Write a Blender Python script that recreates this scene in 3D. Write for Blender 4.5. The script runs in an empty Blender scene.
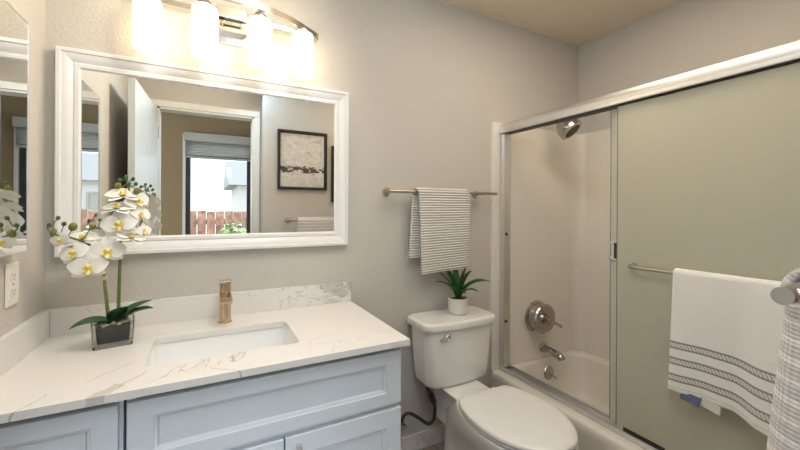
import bpy, bmesh, math, random
from mathutils import Vector, Matrix
random.seed(4)
PI = math.pi
S = bpy.context.scene
COL = S.collection

# ------------------------------------------------------------------ camera, sky, lights, exposure
CAM = (0.0, -1.70, 1.287)
FPX, YAW, ROLL, SHIFT = 367.1, math.radians(27.811), math.radians(-0.303), 15.9
cd = bpy.data.cameras.new('camera'); cam = bpy.data.objects.new('camera', cd); COL.objects.link(cam)
cd.sensor_width = 36; cd.lens = FPX * 36 / 800; cd.shift_y = -SHIFT / 800; cd.clip_start = 0.02
rv = Vector((math.cos(YAW), -math.sin(YAW), 0)); fv = Vector((math.sin(YAW), math.cos(YAW), 0)); uv_ = Vector((0, 0, 1))
R_ = rv * math.cos(ROLL) - uv_ * math.sin(ROLL); U_ = rv * math.sin(ROLL) + uv_ * math.cos(ROLL)
m3 = Matrix((R_, U_, -fv)).transposed()
cam.matrix_world = Matrix.Translation(CAM) @ m3.to_4x4()
S.camera = cam

W = bpy.data.worlds.new('daylight'); S.world = W; W.use_nodes = True
bgn = W.node_tree.nodes['Background']; bgn.inputs[0].default_value = (0.86, 0.93, 1.0, 1); bgn.inputs[1].default_value = 2.2

def area(name, loc, size, power, color, target=None, size_y=None):
    l = bpy.data.lights.new(name, 'AREA'); l.energy = power; l.color = color; l.size = size
    if size_y: l.shape = 'RECTANGLE'; l.size_y = size_y
    o = bpy.data.objects.new(name, l); COL.objects.link(o); o.location = loc
    d = (Vector(target) - Vector(loc)) if target else Vector((0, 0, -1))
    o.rotation_euler = d.to_track_quat('-Z', 'Y').to_euler()
    return o
area('warm_ceiling_fill', (1.35, -0.90, 2.43), 0.7, 9.5, (1.0, 0.83, 0.62))  # added warm fill out of view, no fixture belongs to it
area('cool_ceiling_fill', (0.30, -1.36, 2.40), 0.40, 9.5, (0.62, 0.83, 1.0), (0.85, 0.0, 0.45))  # added unseen cool fill for the back wall, counter and toilet lid
area('left_wall_fill', (0.42, -0.80, 2.40), 0.3, 16, (1.0, 0.88, 0.70), (-0.496, -0.72, 1.95))  # added unseen warm fill aimed at the left wall
area('doorway_fill', (0.0, -2.02, 2.31), 0.36, 6.5, (0.74, 0.87, 1.0), (0.35, -0.5, 0.55))  # added unseen cool fill shining through the doorway onto the vanity front
area('window_daylight', (0.2, -4.4, 3.3), 2.0, 1000, (0.84, 0.92, 1.0), (0.2, -2.9, 1.3))
SHADE_GLOW = 4.0
S.view_settings.view_transform = 'Standard'; S.view_settings.look = 'None'
S.view_settings.gamma = 1.0; S.view_settings.use_curve_mapping = False
S.view_settings.exposure = 0.21

# ------------------------------------------------------------------ materials
class NT:
    def __init__(s, name):
        s.m = bpy.data.materials.new(name); s.m.use_nodes = True
        s.t = s.m.node_tree; s.n = s.t.nodes; s.b = s.n['Principled BSDF']; s.out = s.n['Material Output']
    def add(s, typ, ins=None, **kw):
        n = s.n.new(typ)
        for k, v in kw.items(): setattr(n, k, v)
        for k, v in (ins or {}).items(): s.set(n, k, v)
        return n
    def set(s, n, k, v):
        if isinstance(v, bpy.types.NodeSocket): s.t.links.new(v, n.inputs[k])
        else:
            if isinstance(v, tuple) and len(v) == 3 and n.inputs[k].type == 'RGBA': v = (*v, 1)
            n.inputs[k].default_value = v
    def coord(s, which='Object'): return s.add('ShaderNodeTexCoord').outputs[which]
    def noise(s, vec, scale, detail=2, rough=.5, dist=0):
        return s.add('ShaderNodeTexNoise', {'Vector': vec, 'Scale': scale, 'Detail': detail, 'Roughness': rough, 'Distortion': dist})
    def math(s, op, a, b=0.0, c=None):
        n = s.add('ShaderNodeMath', operation=op); s.set(n, 0, a); s.set(n, 1, b)
        if c is not None: s.set(n, 2, c)
        return n.outputs[0]
    def ramp(s, fac, stops):
        n = s.add('ShaderNodeValToRGB', {'Fac': fac}); e = n.color_ramp.elements
        while len(e) < len(stops): e.new(.5)
        for k, (p, c) in enumerate(stops):
            e[k].position = p; e[k].color = (*c, 1) if len(c) == 3 else c
        return n.outputs[0]
    def mix(s, f, a, b):
        n = s.add('ShaderNodeMix', data_type='RGBA'); s.set(n, 0, f); s.set(n, 6, a); s.set(n, 7, b)
        return n.outputs[2]
    def bump(s, h, strength=.3, dist=.002):
        n = s.add('ShaderNodeBump', {'Height': h, 'Strength': strength, 'Distance': dist}); s.set(s.b, 'Normal', n.outputs[0])

def plain(name, col, rough=.5, metal=0.0, var=.03, scale=30, coat=0.0, bump=0.0, bscale=60, spec=None):
    k = NT(name); v = k.coord()
    nz = k.noise(v, scale, 3).outputs[0]
    lo = tuple(max(0, c * (1 - var)) for c in col); hi = tuple(min(1, c * (1 + var)) for c in col)
    k.set(k.b, 'Base Color', k.ramp(nz, [(.3, lo), (.7, hi)])); k.set(k.b, 'Roughness', rough); k.set(k.b, 'Metallic', metal)
    if coat: k.set(k.b, 'Coat Weight', coat); k.set(k.b, 'Coat Roughness', .08)
    if spec is not None: k.set(k.b, 'Specular IOR Level', spec)
    if bump: k.bump(k.noise(v, bscale, 3).outputs[0], bump, .003)
    return k.m

def paint(name, col, bump=.35):
    k = NT(name); v = k.coord()
    n1 = k.noise(v, 95, 3, .6); n2 = k.noise(v, 2.5, 2)
    k.set(k.b, 'Base Color', k.ramp(n2.outputs[0], [(.3, tuple(c * .975 for c in col)), (.7, col)]))
    k.set(k.b, 'Roughness', .62); k.set(k.b, 'Specular IOR Level', .3)
    k.bump(k.ramp(n1.outputs[0], [(.42, (0, 0, 0)), (.62, (1, 1, 1))]), bump, .0022)
    return k.m

M = {}
M['wall'] = paint('greige_wall_paint', (.58, .553, .516))
M['ceil'] = paint('ceiling_paint', (.78, .69, .575), .25)
M['bed_wall'] = paint('tan_bedroom_paint', (.36, .265, .150))
M['trim'] = plain('white_trim_paint', (.80, .79, .77), .35)
M['door'] = plain('white_door_paint', (.66, .73, .80), .3)
M['cab'] = plain('white_cabinet_paint', (.62, .655, .70), .38, var=.01)
M['cab_gap_shade'] = plain('cabinet_gap_shade', (.30, .30, .28), .6)  # dark tone paints in the shade of the gap under the countertop
M['frame_white'] = plain('white_lacquer_frame', (.80, .80, .825), .28, var=.01)
M['china'] = plain('white_vitreous_china', (.79, .78, .765), .12, var=.01, coat=.5)
M['basin'] = plain('white_ceramic_basin', (.86, .87, .88), .10, var=.01, coat=.4)
M['seat'] = plain('white_toilet_seat_plastic', (.77, .765, .76), .28, var=.01)
M['acrylic'] = plain('warm_white_fiberglass', (.80, .755, .685), .22, var=.01, coat=.2)
M['chrome'] = plain('polished_chrome', (.80, .80, .80), .08, 1.0, .02)
M['dchrome'] = plain('dark_polished_nickel', (.46, .44, .42), .12, 1.0, .04)
M['alu'] = plain('bright_aluminium', (.78, .78, .79), .38, 1.0, .02)
M['nickel'] = plain('brushed_nickel', (.50, .46, .41), .28, 1.0, .05, 60)
M['bronze'] = plain('champagne_bronze', (.58, .46, .32), .24, 1.0, .05, 80)
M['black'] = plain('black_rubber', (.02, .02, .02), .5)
M['hose'] = plain('dark_braided_hose', (.035, .03, .028), .4)
M['blue'] = plain('blue_plastic_nut', (.03, .04, .12), .4)
M['black_frame'] = plain('black_wood_frame', (.018, .016, .015), .35)
M['plastic'] = plain('white_outlet_plastic', (.80, .77, .72), .35, var=.01)
M['slot'] = plain('dark_slot', (.05, .045, .04), .6)
M['soil'] = plain('dark_soil', (.05, .04, .035), .9, bump=.8, bscale=120, var=.4)
M['pebble'] = plain('tan_pebbles', (.55, .44, .33), .6, var=.3, scale=90)
M['leaf'] = plain('orchid_leaf_green', (.018, .085, .030), .30, var=.3, scale=14)
M['succ'] = plain('plant_blade_green', (.022, .095, .02), .38, var=.4, scale=22)
M['stem'] = plain('orchid_stem_green', (.13, .17, .045), .5, var=.3)
M['bud'] = plain('orchid_bud_olive', (.16, .19, .03), .45, var=.3)
M['budg'] = plain('orchid_bud_green', (.05, .13, .035), .45, var=.3)
M['lip'] = plain('orchid_lip_yellow', (.88, .68, .22), .5, var=.25, scale=60)
M['petal'] = plain('orchid_petal_white', (.86, .85, .82), .5, var=.02)
M['pot'] = plain('matte_white_pot', (.74, .70, .66), .5)
M['fence'] = plain('weathered_red_fence', (.13, .062, .042), .8, var=.7, scale=9)
M['bush'] = plain('garden_bush_green', (.05, .16, .03), .6, var=.5, scale=30)
M['stucco'] = plain('pale_stucco', (.80, .80, .80), .8)
M['roof'] = plain('grey_shingle', (.45, .45, .46), .8)
M['grass'] = plain('yard_ground', (.25, .22, .16), .9, var=.3)
M['sash'] = plain('dark_bronze_sash', (.05, .05, .055), .4)
M['blind'] = plain('white_faux_wood_blind', (.52, .51, .48), .5)
M['edge'] = plain('dark_polished_glass_edge', (.20, .22, .17), .2)
M['tag_blue'] = plain('slate_blue_tag', (.13, .17, .27), .7)
M['tag_white'] = plain('white_fabric_tag', (.75, .70, .62), .8)

def mirror_mat():
    k = NT('silvered_mirror'); v = k.coord()
    k.set(k.b, 'Base Color', k.ramp(k.noise(v, 3).outputs[0], [(0, (.87, .89, .88)), (1, (.89, .90, .89))]))
    k.set(k.b, 'Metallic', 1.0); k.set(k.b, 'Roughness', .0); return k.m
M['mirror'] = mirror_mat()

def quartz():
    k = NT('white_quartz_with_grey_veins'); v = k.coord()
    w = k.add('ShaderNodeVectorMath', {0: v}, operation='MULTIPLY'); w.inputs[1].default_value = (1.0, 1.0, 2.0)
    a = k.noise(w.outputs[0], 2.3, 6, .55, .9).outputs[0]
    thin = k.math('LESS_THAN', k.math('ABSOLUTE', k.math('SUBTRACT', a, .50)), .0030)
    wide = k.ramp(k.math('ABSOLUTE', k.math('SUBTRACT', a, .47)), [(0, (1, 1, 1)), (.035, (0, 0, 0))])
    msk = k.ramp(k.noise(v, 2.1, 2).outputs[0], [(.53, (0, 0, 0)), (.66, (.8, .8, .8))])
    msk2 = k.ramp(k.noise(v, 1.4, 2).outputs[0], [(.60, (0, 0, 0)), (.70, (1, 1, 1))])
    sp = k.add('ShaderNodeSeparateXYZ', {0: v})
    # heavy cloud of vein at the right end of the splash
    end = k.ramp(k.math('ADD', sp.outputs[0], k.math('MULTIPLY', k.noise(v, 9, 4).outputs[0], .12)), [(.45, (0, 0, 0)), (.52, (1, 1, 1))])
    up = k.math('GREATER_THAN', sp.outputs[2], .0025)
    a2 = k.noise(v, 8, 6, .6, 1.2).outputs[0]
    cloud = k.ramp(a2, [(.40, (0, 0, 0)), (.60, (1, 1, 1))])
    thin2 = k.math('LESS_THAN', k.math('ABSOLUTE', k.math('SUBTRACT', a2, .5)), .010)
    near = k.ramp(sp.outputs[0], [(.20, (0, 0, 0)), (.24, (1, 1, 1))])
    c = k.mix(k.math('MULTIPLY', thin, msk), (.765, .75, .735), (.34, .33, .32))
    c = k.mix(k.math('MULTIPLY', k.math('MULTIPLY', wide, msk2), .45), c, (.45, .42, .39))
    c = k.mix(k.math('MULTIPLY', k.math('MULTIPLY', end, up), k.math('MULTIPLY', cloud, .85)), c, (.44, .42, .41))
    c = k.mix(k.math('MULTIPLY', k.math('MULTIPLY', near, up), k.math('MULTIPLY', thin2, .7)), c, (.33, .32, .31))
    wp = k.noise(v, 7, 4, .6).outputs[0]; wq = k.noise(v, 3.1, 3, .6).outputs[0]
    px = k.math('ADD', sp.outputs[0], k.math('MULTIPLY', k.math('SUBTRACT', wp, .5), .10)); py = k.math('ADD', sp.outputs[1], k.math('MULTIPLY', k.math('SUBTRACT', wq, .5), .08))
    for (x0, y0), (x1, y1), wd, amt in (((-.30, -.31), (-.255, -.25), .013, .5), ((-.26, -.26), (-.20, -.19), .005, .4), ((-.335, -.20), (-.245, -.11), .0016, .8), ((-.425, -.31), (-.40, -.24), .0022, .7), ((-.06, -.25), (.04, -.30), .0018, .7), ((-.02, -.20), (-.06, -.25), .0016, .6)):
        L = math.hypot(x1 - x0, y1 - y0); ux, uy = (x1 - x0) / L, (y1 - y0) / L
        dx = k.math('SUBTRACT', px, x0); dy = k.math('SUBTRACT', py, y0)
        al = k.math('ADD', k.math('MULTIPLY', dx, ux), k.math('MULTIPLY', dy, uy)); ac = k.math('ABSOLUTE', k.math('SUBTRACT', k.math('MULTIPLY', dx, uy), k.math('MULTIPLY', dy, ux)))
        ins = k.math('LESS_THAN', k.math('ABSOLUTE', k.math('SUBTRACT', al, L / 2)), L / 2)
        ln = k.math('MULTIPLY', k.math('LESS_THAN', ac, wd), ins)
        c = k.mix(k.math('MULTIPLY', ln, amt), c, (.40, .37, .34))
    k.set(k.b, 'Base Color', c); k.set(k.b, 'Roughness', .22); return k.m
M['quartz'] = quartz()

def frosted(name, ca, cb, ct_, fac):
    k = NT(name); v = k.coord()
    col = k.ramp(k.noise(v, 1.5).outputs[0], [(.3, ca), (.7, cb)])
    d = k.add('ShaderNodeBsdfDiffuse', {'Color': col}); t = k.add('ShaderNodeBsdfTranslucent', {'Color': ct_})
    g = k.add('ShaderNodeBsdfGlossy', {'Roughness': .22})
    mx = k.add('ShaderNodeMixShader', {0: fac}); k.t.links.new(d.outputs[0], mx.inputs[1]); k.t.links.new(t.outputs[0], mx.inputs[2])
    fr = k.add('ShaderNodeFresnel', {'IOR': 1.35})
    m2 = k.add('ShaderNodeMixShader', {0: fr.outputs[0]}); k.t.links.new(mx.outputs[0], m2.inputs[1]); k.t.links.new(g.outputs[0], m2.inputs[2])
    k.t.links.new(m2.outputs[0], k.out.inputs[0]); return k.m
M['frost'] = frosted('frosted_sage_glass', (.83, .80, .665), (.85, .82, .69), (.96, .94, .80), .5)
M['frost_pale'] = frosted('frosted_pale_glass', (.90, .875, .79), (.92, .89, .80), (.97, .96, .90), .55)

def clear_glass(name, tint):
    k = NT(name); v = k.coord()
    c = k.ramp(k.noise(v, 4).outputs[0], [(0, tint), (1, tuple(min(1, x * 1.02) for x in tint))])
    t = k.add('ShaderNodeBsdfTransparent', {'Color': c}); g = k.add('ShaderNodeBsdfGlossy', {'Roughness': .03})
    fr = k.add('ShaderNodeFresnel', {'IOR': 1.45})
    m2 = k.add('ShaderNodeMixShader', {0: fr.outputs[0]}); k.t.links.new(t.outputs[0], m2.inputs[1]); k.t.links.new(g.outputs[0], m2.inputs[2])
    k.t.links.new(m2.outputs[0], k.out.inputs[0]); return k.m
M['glass'] = clear_glass('clear_pot_glass', (.86, .88, .87)); M['pane'] = clear_glass('window_pane_glass', (.95, .97, .97))

def shade_mat():
    k = NT('lit_opal_glass'); v = k.coord()
    c = k.ramp(k.noise(v, 6).outputs[0], [(0, (1.0, .79, .52)), (1, (1.0, .81, .55))])
    k.set(k.b, 'Base Color', (.9, .88, .84)); k.set(k.b, 'Emission Color', c); k.set(k.b, 'Emission Strength', SHADE_GLOW); return k.m
M['shade'] = shade_mat()

def wood_floor():
    k = NT('grey_brown_plank_floor'); v = k.coord()
    br = k.add('ShaderNodeTexBrick', {'Vector': v, 'Color1': (.30, .24, .19), 'Color2': (.22, .175, .14), 'Mortar': (.08, .06, .05), 'Scale': 1.0,
                                      'Mortar Size': .002, 'Brick Width': 1.1, 'Row Height': .15})
    g = k.noise(v, 8, 5).outputs[0]
    k.set(k.b, 'Base Color', k.mix(k.math('MULTIPLY', g, .4), br.outputs[0], (.32, .27, .22))); k.set(k.b, 'Roughness', .45); return k.m
M['floor'] = wood_floor()

def towel_mat(name, kind):
    k = NT(name); u = k.coord('UV'); o = k.coord()
    sp = k.add('ShaderNodeSeparateXYZ', {0: u}); U, V = sp.outputs[0], sp.outputs[1]
    fuzz = k.noise(o, 420, 2).outputs[0]
    h = fuzz
    if kind == 'stripe':        # UV in metres; ribbed grey-beige rows
        s = k.math('SINE', k.math('MULTIPLY', V, 2 * PI / .0132))
        f = k.ramp(k.math('MULTIPLY_ADD', s, .5, .5), [(.18, (0, 0, 0)), (.42, (1, 1, 1))])
        c = k.mix(f, (.44, .385, .345), (.86, .84, .81)); h = s
        k.bump(k.math('ADD', s, k.math('MULTIPLY', fuzz, .5)), .6, .004)
    elif kind == 'bands':
        c = k.mix(k.noise(o, 60).outputs[0], (.84, .82, .78), (.88, .86, .83))
        tw = k.math('FRACT', k.math('ADD', k.math('MULTIPLY', U, 95.0), k.math('MULTIPLY', V, 60.0)))
        dash = k.math('GREATER_THAN', tw, .48)
        for v0 in (.052, .112, .170):   # metres above the hem
            for q, w in ((v0 - .0105, .0032), (v0 + .0105, .0032)):
                ln = k.math('LESS_THAN', k.math('ABSOLUTE', k.math('SUBTRACT', V, q)), w)
                c = k.mix(ln, c, (.31, .275, .26))
            mid = k.math('LESS_THAN', k.math('ABSOLUTE', k.math('SUBTRACT', V, v0)), .0095)
            c = k.mix(k.math('MULTIPLY', mid, k.math('ADD', k.math('MULTIPLY', dash, .62), .14)), c, (.33, .30, .29))
        hem = k.math('LESS_THAN', k.math('ABSOLUTE', k.math('SUBTRACT', V, .016)), .0015)
        c = k.mix(hem, c, (.66, .62, .56))
        k.bump(fuzz, .5, .003)
    else:                       # waffle knit with lilac-grey and beige bands
        a = k.math('SINE', k.math('MULTIPLY', k.math('ADD', U, k.math('MULTIPLY', V, .9)), 2 * PI / .011))
        b = k.math('SINE', k.math('MULTIPLY', k.math('SUBTRACT', U, k.math('MULTIPLY', V, .9)), 2 * PI / .011))
        wv = k.math('MULTIPLY', a, b)
        s = k.math('SINE', k.math('MULTIPLY', V, 2 * PI / .027))
        s2 = k.math('SINE', k.math('MULTIPLY', V, 2 * PI / .054))
        c = k.mix(k.ramp(s, [(.35, (0, 0, 0)), (.7, (1, 1, 1))]), (.56, .53, .54), (.86, .82, .77))
        c = k.mix(k.math('MULTIPLY', k.ramp(wv, [(.35, (1, 1, 1)), (.6, (0, 0, 0))]), .5), c, (.60, .56, .56))
        c = k.mix(k.math('MULTIPLY', k.ramp(s2, [(.75, (0, 0, 0)), (.95, (1, 1, 1))]), .3), c, (.72, .60, .46))
        k.bump(wv, .35, .003)
    k.set(k.b, 'Base Color', c); k.set(k.b, 'Roughness', .95); k.set(k.b, 'Specular IOR Level', .1)
    k.set(k.b, 'Sheen Weight', .2)
    return k.m
M['t_stripe'] = towel_mat('ribbed_striped_cotton', 'stripe')
M['t_bands'] = towel_mat('white_terry_with_grey_bands', 'bands')
M['t_knit'] = towel_mat('waffle_knit_cotton', 'knit')

def art(name, off):
    k = NT(name); g = k.coord('Generated'); sp = k.add('ShaderNodeSeparateXYZ', {0: g})
    ad = k.add('ShaderNodeVectorMath', {0: g}, operation='ADD'); ad.inputs[1].default_value = (off, 0, off)
    st = k.add('ShaderNodeVectorMath', {0: ad.outputs[0]}, operation='MULTIPLY'); st.inputs[1].default_value = (3, 1, 7)
    n = k.noise(st.outputs[0], 2.0, 6, .65, .6).outputs[0]
    z = sp.outputs[2]
    bg = k.ramp(n, [(.25, (.38, .34, .31)), (.45, (.68, .645, .60)), (.7, (.75, .71, .67))])
    band = k.ramp(k.math('ABSOLUTE', k.math('SUBTRACT', z, .33)), [(.0, (1, 1, 1)), (.10, (0, 0, 0))])
    s2 = k.add('ShaderNodeVectorMath', {0: ad.outputs[0]}, operation='MULTIPLY'); s2.inputs[1].default_value = (6, 1, 16)
    n2 = k.noise(s2.outputs[0], 1.0, 8, .7, .8).outputs[0]
    f = k.math('GREATER_THAN', k.math('MULTIPLY', band, k.ramp(n2, [(.38, (.05, .05, .05)), (.62, (1, 1, 1))])), .27)
    n3 = k.noise(ad.outputs[0], 5.0, 7, .75, 1.5).outputs[0]
    bg = k.mix(k.math('MULTIPLY', k.math('LESS_THAN', k.math('ABSOLUTE', k.math('SUBTRACT', n3, .5)), .012), .5), bg, (.22, .19, .17))
    k.set(k.b, 'Base Color', k.mix(f, bg, (.075, .055, .05))); k.set(k.b, 'Roughness', .6); return k.m
M['art1'] = art('abstract_shoreline_canvas', .0); M['art2'] = art('abstract_grey_canvas', 2.3)

# ------------------------------------------------------------------ geometry helpers
def wloc(o):
    v = Vector((0, 0, 0))
    while o is not None: v += o.location; o = o.parent
    return v
def tag(o, label, cat, group=None):
    o['label'] = label; o['category'] = cat
    if group: o['group'] = group
    return o
def thing(name, label, cat, loc, group=None):
    o = bpy.data.objects.new(name, None); COL.objects.link(o); o.location = loc; o.empty_display_size = .05
    return tag(o, label, cat, group)
def obj(name, bm, mat, parent=None, angle=35, loc=None, mods=(), norm=True):
    """one mesh object; bm is in world coordinates"""
    off = wloc(parent) if parent else Vector(loc or (0, 0, 0))
    if norm: bmesh.ops.recalc_face_normals(bm, faces=bm.faces)
    bmesh.ops.translate(bm, verts=bm.verts, vec=-off)
    me = bpy.data.meshes.new(name); bm.to_mesh(me); bm.free()
    me.polygons.foreach_set('use_smooth', [True] * len(me.polygons)); me.set_sharp_from_angle(angle=math.radians(angle))
    me.materials.append(M[mat])
    o = bpy.data.objects.new(name, me); COL.objects.link(o)
    if parent: o.parent = parent
    else: o.location = off
    for typ, kw in list(mods) + ([('WEIGHTED_NORMAL', {'keep_sharp': True})] if angle <= 60 and not mods else []):
        md = o.modifiers.new(typ.lower(), typ)
        for k, v in kw.items(): setattr(md, k, v)
    return o
def struct(name, bm, mat, parent=None, **kw):
    o = obj(name, bm, mat, parent, **kw)
    if not parent: o['kind'] = 'structure'
    return o
def BM(): return bmesh.new()
def box(bm, a, b, bev=0.0, seg=2, rot=None, piv=None):
    t = bmesh.new()
    r = bmesh.ops.create_cube(t, size=1)
    lo = [min(p, q) for p, q in zip(a, b)]; hi = [max(p, q) for p, q in zip(a, b)]
    for v in t.verts: v.co = Vector([lo[i] + (v.co[i] + .5) * (hi[i] - lo[i]) for i in range(3)])
    if bev: bmesh.ops.bevel(t, geom=t.edges[:], offset=bev, segments=seg, affect='EDGES', profile=.5)
    if rot is not None:
        p = Vector(piv or [(l + h) / 2 for l, h in zip(lo, hi)])
        bmesh.ops.transform(t, matrix=Matrix.Translation(p) @ rot.to_4x4() @ Matrix.Translation(-p), verts=t.verts)
    merge(bm, t); return bm
def merge(bm, t):
    me = bpy.data.meshes.new('tmp'); t.to_mesh(me); t.free(); bm.from_mesh(me); bpy.data.meshes.remove(me)
def tube(bm, pts, r, n=14, cap=True):
    pts = [Vector(p) for p in pts]; rs = r if isinstance(r, (list, tuple)) else [r] * len(pts)
    rings = []; up = None
    for i, p in enumerate(pts):
        d = (pts[min(i + 1, len(pts) - 1)] - pts[max(i - 1, 0)]).normalized()
        if up is None:
            up = Vector((0, 0, 1)) if abs(d.z) < .9 else Vector((1, 0, 0))
        x = d.cross(up).normalized(); y = x.cross(d).normalized(); up = y
        rings.append([bm.verts.new(p + (x * math.cos(2 * PI * k / n) + y * math.sin(2 * PI * k / n)) * rs[i]) for k in range(n)])
    for a, b in zip(rings, rings[1:]):
        for k in range(n): bm.faces.new((a[k], a[(k + 1) % n], b[(k + 1) % n], b[k]))
    if cap: bm.faces.new(rings[0][::-1]); bm.faces.new(rings[-1])
    return bm
def smooth_path(pts, n=8):
    P = [Vector(p) for p in pts]; out = []
    for i in range(len(P) - 1):
        p0, p1, p2, p3 = P[max(i - 1, 0)], P[i], P[i + 1], P[min(i + 2, len(P) - 1)]
        for k in range(n):
            t = k / n
            out.append(.5 * ((2 * p1) + (p2 - p0) * t + (2 * p0 - 5 * p1 + 4 * p2 - p3) * t * t + (3 * p1 - p0 - 3 * p2 + p3) * t ** 3))
    out.append(P[-1]); return out
def lathe(bm, prof, origin=(0, 0, 0), axis=(0, 0, 1), n=32):
    """prof: (radius, height along axis)"""
    ax = Vector(axis).normalized(); q = Vector((0, 0, 1)).rotation_difference(ax).to_matrix(); o = Vector(origin)
    rings = []
    for r, h in prof:
        if r < 1e-6: rings.append([bm.verts.new(o + q @ Vector((0, 0, h)))])
        else: rings.append([bm.verts.new(o + q @ Vector((r * math.cos(2 * PI * k / n), r * math.sin(2 * PI * k / n), h))) for k in range(n)])
    for a, b in zip(rings, rings[1:]):
        for k in range(n):
            k2 = (k + 1) % n
            if len(a) == 1 and len(b) == 1: continue
            if len(a) == 1: bm.faces.new((a[0], b[k2], b[k]))
            elif len(b) == 1: bm.faces.new((a[k], a[k2], b[0]))
            else: bm.faces.new((a[k], a[k2], b[k2], b[k]))
    for rr, fl in ((rings[0], True), (rings[-1], False)):
        if len(rr) > 1: bm.faces.new(rr[::-1] if fl else rr)
    return bm
def rrect(cx, cy, hw, hd, r, n=6):
    """rounded rectangle outline in plan"""
    r = min(r, hw * .999, hd * .999); out = []
    for (sx, sy, a0) in ((1, 1, 0), (-1, 1, 90), (-1, -1, 180), (1, -1, 270)):
        for k in range(n + 1):
            a = math.radians(a0 + 90 * k / n)
            out.append((cx + sx * (hw - r) + r * math.cos(a), cy + sy * (hd - r) + r * math.sin(a)))
    return out
def loft(bm, loops, cap0=True, cap1=True):
    """loops: list of lists of 3D points, equal length"""
    R = [[bm.verts.new(p) for p in L] for L in loops]; n = len(R[0])
    for a, b in zip(R, R[1:]):
        for k in range(n): bm.faces.new((a[k], a[(k + 1) % n], b[(k + 1) % n], b[k]))
    if cap0: bm.faces.new(R[0][::-1])
    if cap1: bm.faces.new(R[-1])
    return bm
def lift(pl, z): return [(x, y, z) for x, y in pl]
def prism(bm, pl, z0, z1):
    return loft(bm, [lift(pl, z0), lift(pl, z1)])
def plate_hole(bm, outer, inner, z0, z1):
    for z in (z0, z1):
        es = []
        for L in (outer, inner):
            vs = [bm.verts.new((x, y, z)) for x, y in L]
            es += [bm.edges.new((vs[i], vs[(i + 1) % len(vs)])) for i in range(len(vs))]
        bmesh.ops.triangle_fill(bm, edges=es, use_beauty=True)
    for L in (outer, inner):
        t = bmesh.new(); loft(t, [lift(L, z0), lift(L, z1)], False, False); merge(bm, t)
    bmesh.ops.remove_doubles(bm, verts=bm.verts, dist=1e-6)
    return bm
def rect_sweep(bm, x0, x1, z0, z1, prof, y0=0.0, sgn=-1):
    """mitred frame in the xz plane: prof = (inset, height off the wall)"""
    rings = []
    for d, h in prof:
        y = y0 + sgn * h
        rings.append([bm.verts.new(p) for p in ((x0 + d, y, z0 + d), (x1 - d, y, z0 + d), (x1 - d, y, z1 - d), (x0 + d, y, z1 - d))])
    rings.append(rings[0])
    for a, b in zip(rings, rings[1:]):
        for k in range(4): bm.faces.new((a[k], a[(k + 1) % 4], b[(k + 1) % 4], b[k]))
    return bm
def shaker(bm, x0, x1, z0, z1, yf, th=.02, w=.07, rec=.011, wz=None):
    """cabinet front facing -y with a recessed panel"""
    wz = wz or w; rings = []
    for d, h in [(0, 0), (0, th - .002), (.002, th), (1.012, th), (1.010, th - .003), (1.004, th - .005), (1.0, th - rec), (1.0, 0)]:
        y = yf + th - h
        dx, dz = (d, d) if d < .5 else (w - (d - 1), wz - (d - 1))
        rings.append([bm.verts.new(p) for p in ((x0 + dx, y, z0 + dz), (x1 - dx, y, z0 + dz), (x1 - dx, y, z1 - dz), (x0 + dx, y, z1 - dz))])
    rings.append(rings[0])
    for a, b in zip(rings, rings[1:]):
        for k in range(4): bm.faces.new((a[k], a[(k + 1) % 4], b[(k + 1) % 4], b[k]))
    box(bm, (x0 + w - .002, yf + th - .001, z0 + wz - .002), (x1 - w + .002, yf + rec, z1 - wz + .002))
    return bm

# ------------------------------------------------------------------ room shell
XL, XR, YF, ZC, YD = -0.496, 2.31, -1.60, 2.438, -1.72
b = BM(); box(b, (-1.9, -3.15, -.08), (2.45, .12, 0)); struct('floor', b, 'floor')
b = BM(); box(b, (-1.9, -3.15, ZC), (2.45, .12, ZC + .08)); struct('ceiling', b, 'ceil')
b = BM(); box(b, (XL - .12, 0, 0), (XR + .12, .12, ZC)); struct('wall_back', b, 'wall')
b = BM(); box(b, (XL - .12, YD - .12, 0), (XL, 0, ZC)); struct('wall_left', b, 'wall')
b = BM(); box(b, (XR, YD - .12, 0), (XR + .12, 0, ZC)); struct('wall_right', b, 'wall')
DX0, DX1, DZ = -.340, .362, 2.075
b = BM(); box(b, (XL, YD - .12, 0), (DX0, YD, ZC)); box(b, (DX0, YD - .12, DZ), (DX1, YD, ZC))
pl = [(DX1, YD - .12), (DX1, YD), (.415, YD)] + [(.415 + .02 - .02 * math.cos(a), YF - .02 + .02 * math.sin(a)) for a in [k * PI / 12 for k in range(7)]] + [(XR, YF), (XR, YD - .12)]
prism(b, pl, 0, ZC); struct('wall_front', b, 'wall')
# bedroom beyond the doorway
b = BM(); box(b, (-1.9, -3.15, 0), (-1.8, YD - .12, ZC)); struct('wall_bedroom_left', b, 'bed_wall')
b = BM(); box(b, (2.35, -3.15, 0), (2.45, YD - .12, ZC)); struct('wall_bedroom_right', b, 'bed_wall')
b = BM(); WX0, WX1, WZ0, WZ1, WY = -.20, .62, .70, 2.06, -2.95
box(b, (-1.8, WY - .12, 0), (WX0, WY, ZC)); box(b, (WX1, WY - .12, 0), (2.35, WY, ZC)); box(b, (WX0, WY - .12, 0), (WX1, WY, WZ0)); box(b, (WX0, WY - .12, WZ1), (WX1, WY, ZC))
struct('wall_bedroom_back', b, 'bed_wall')
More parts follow.
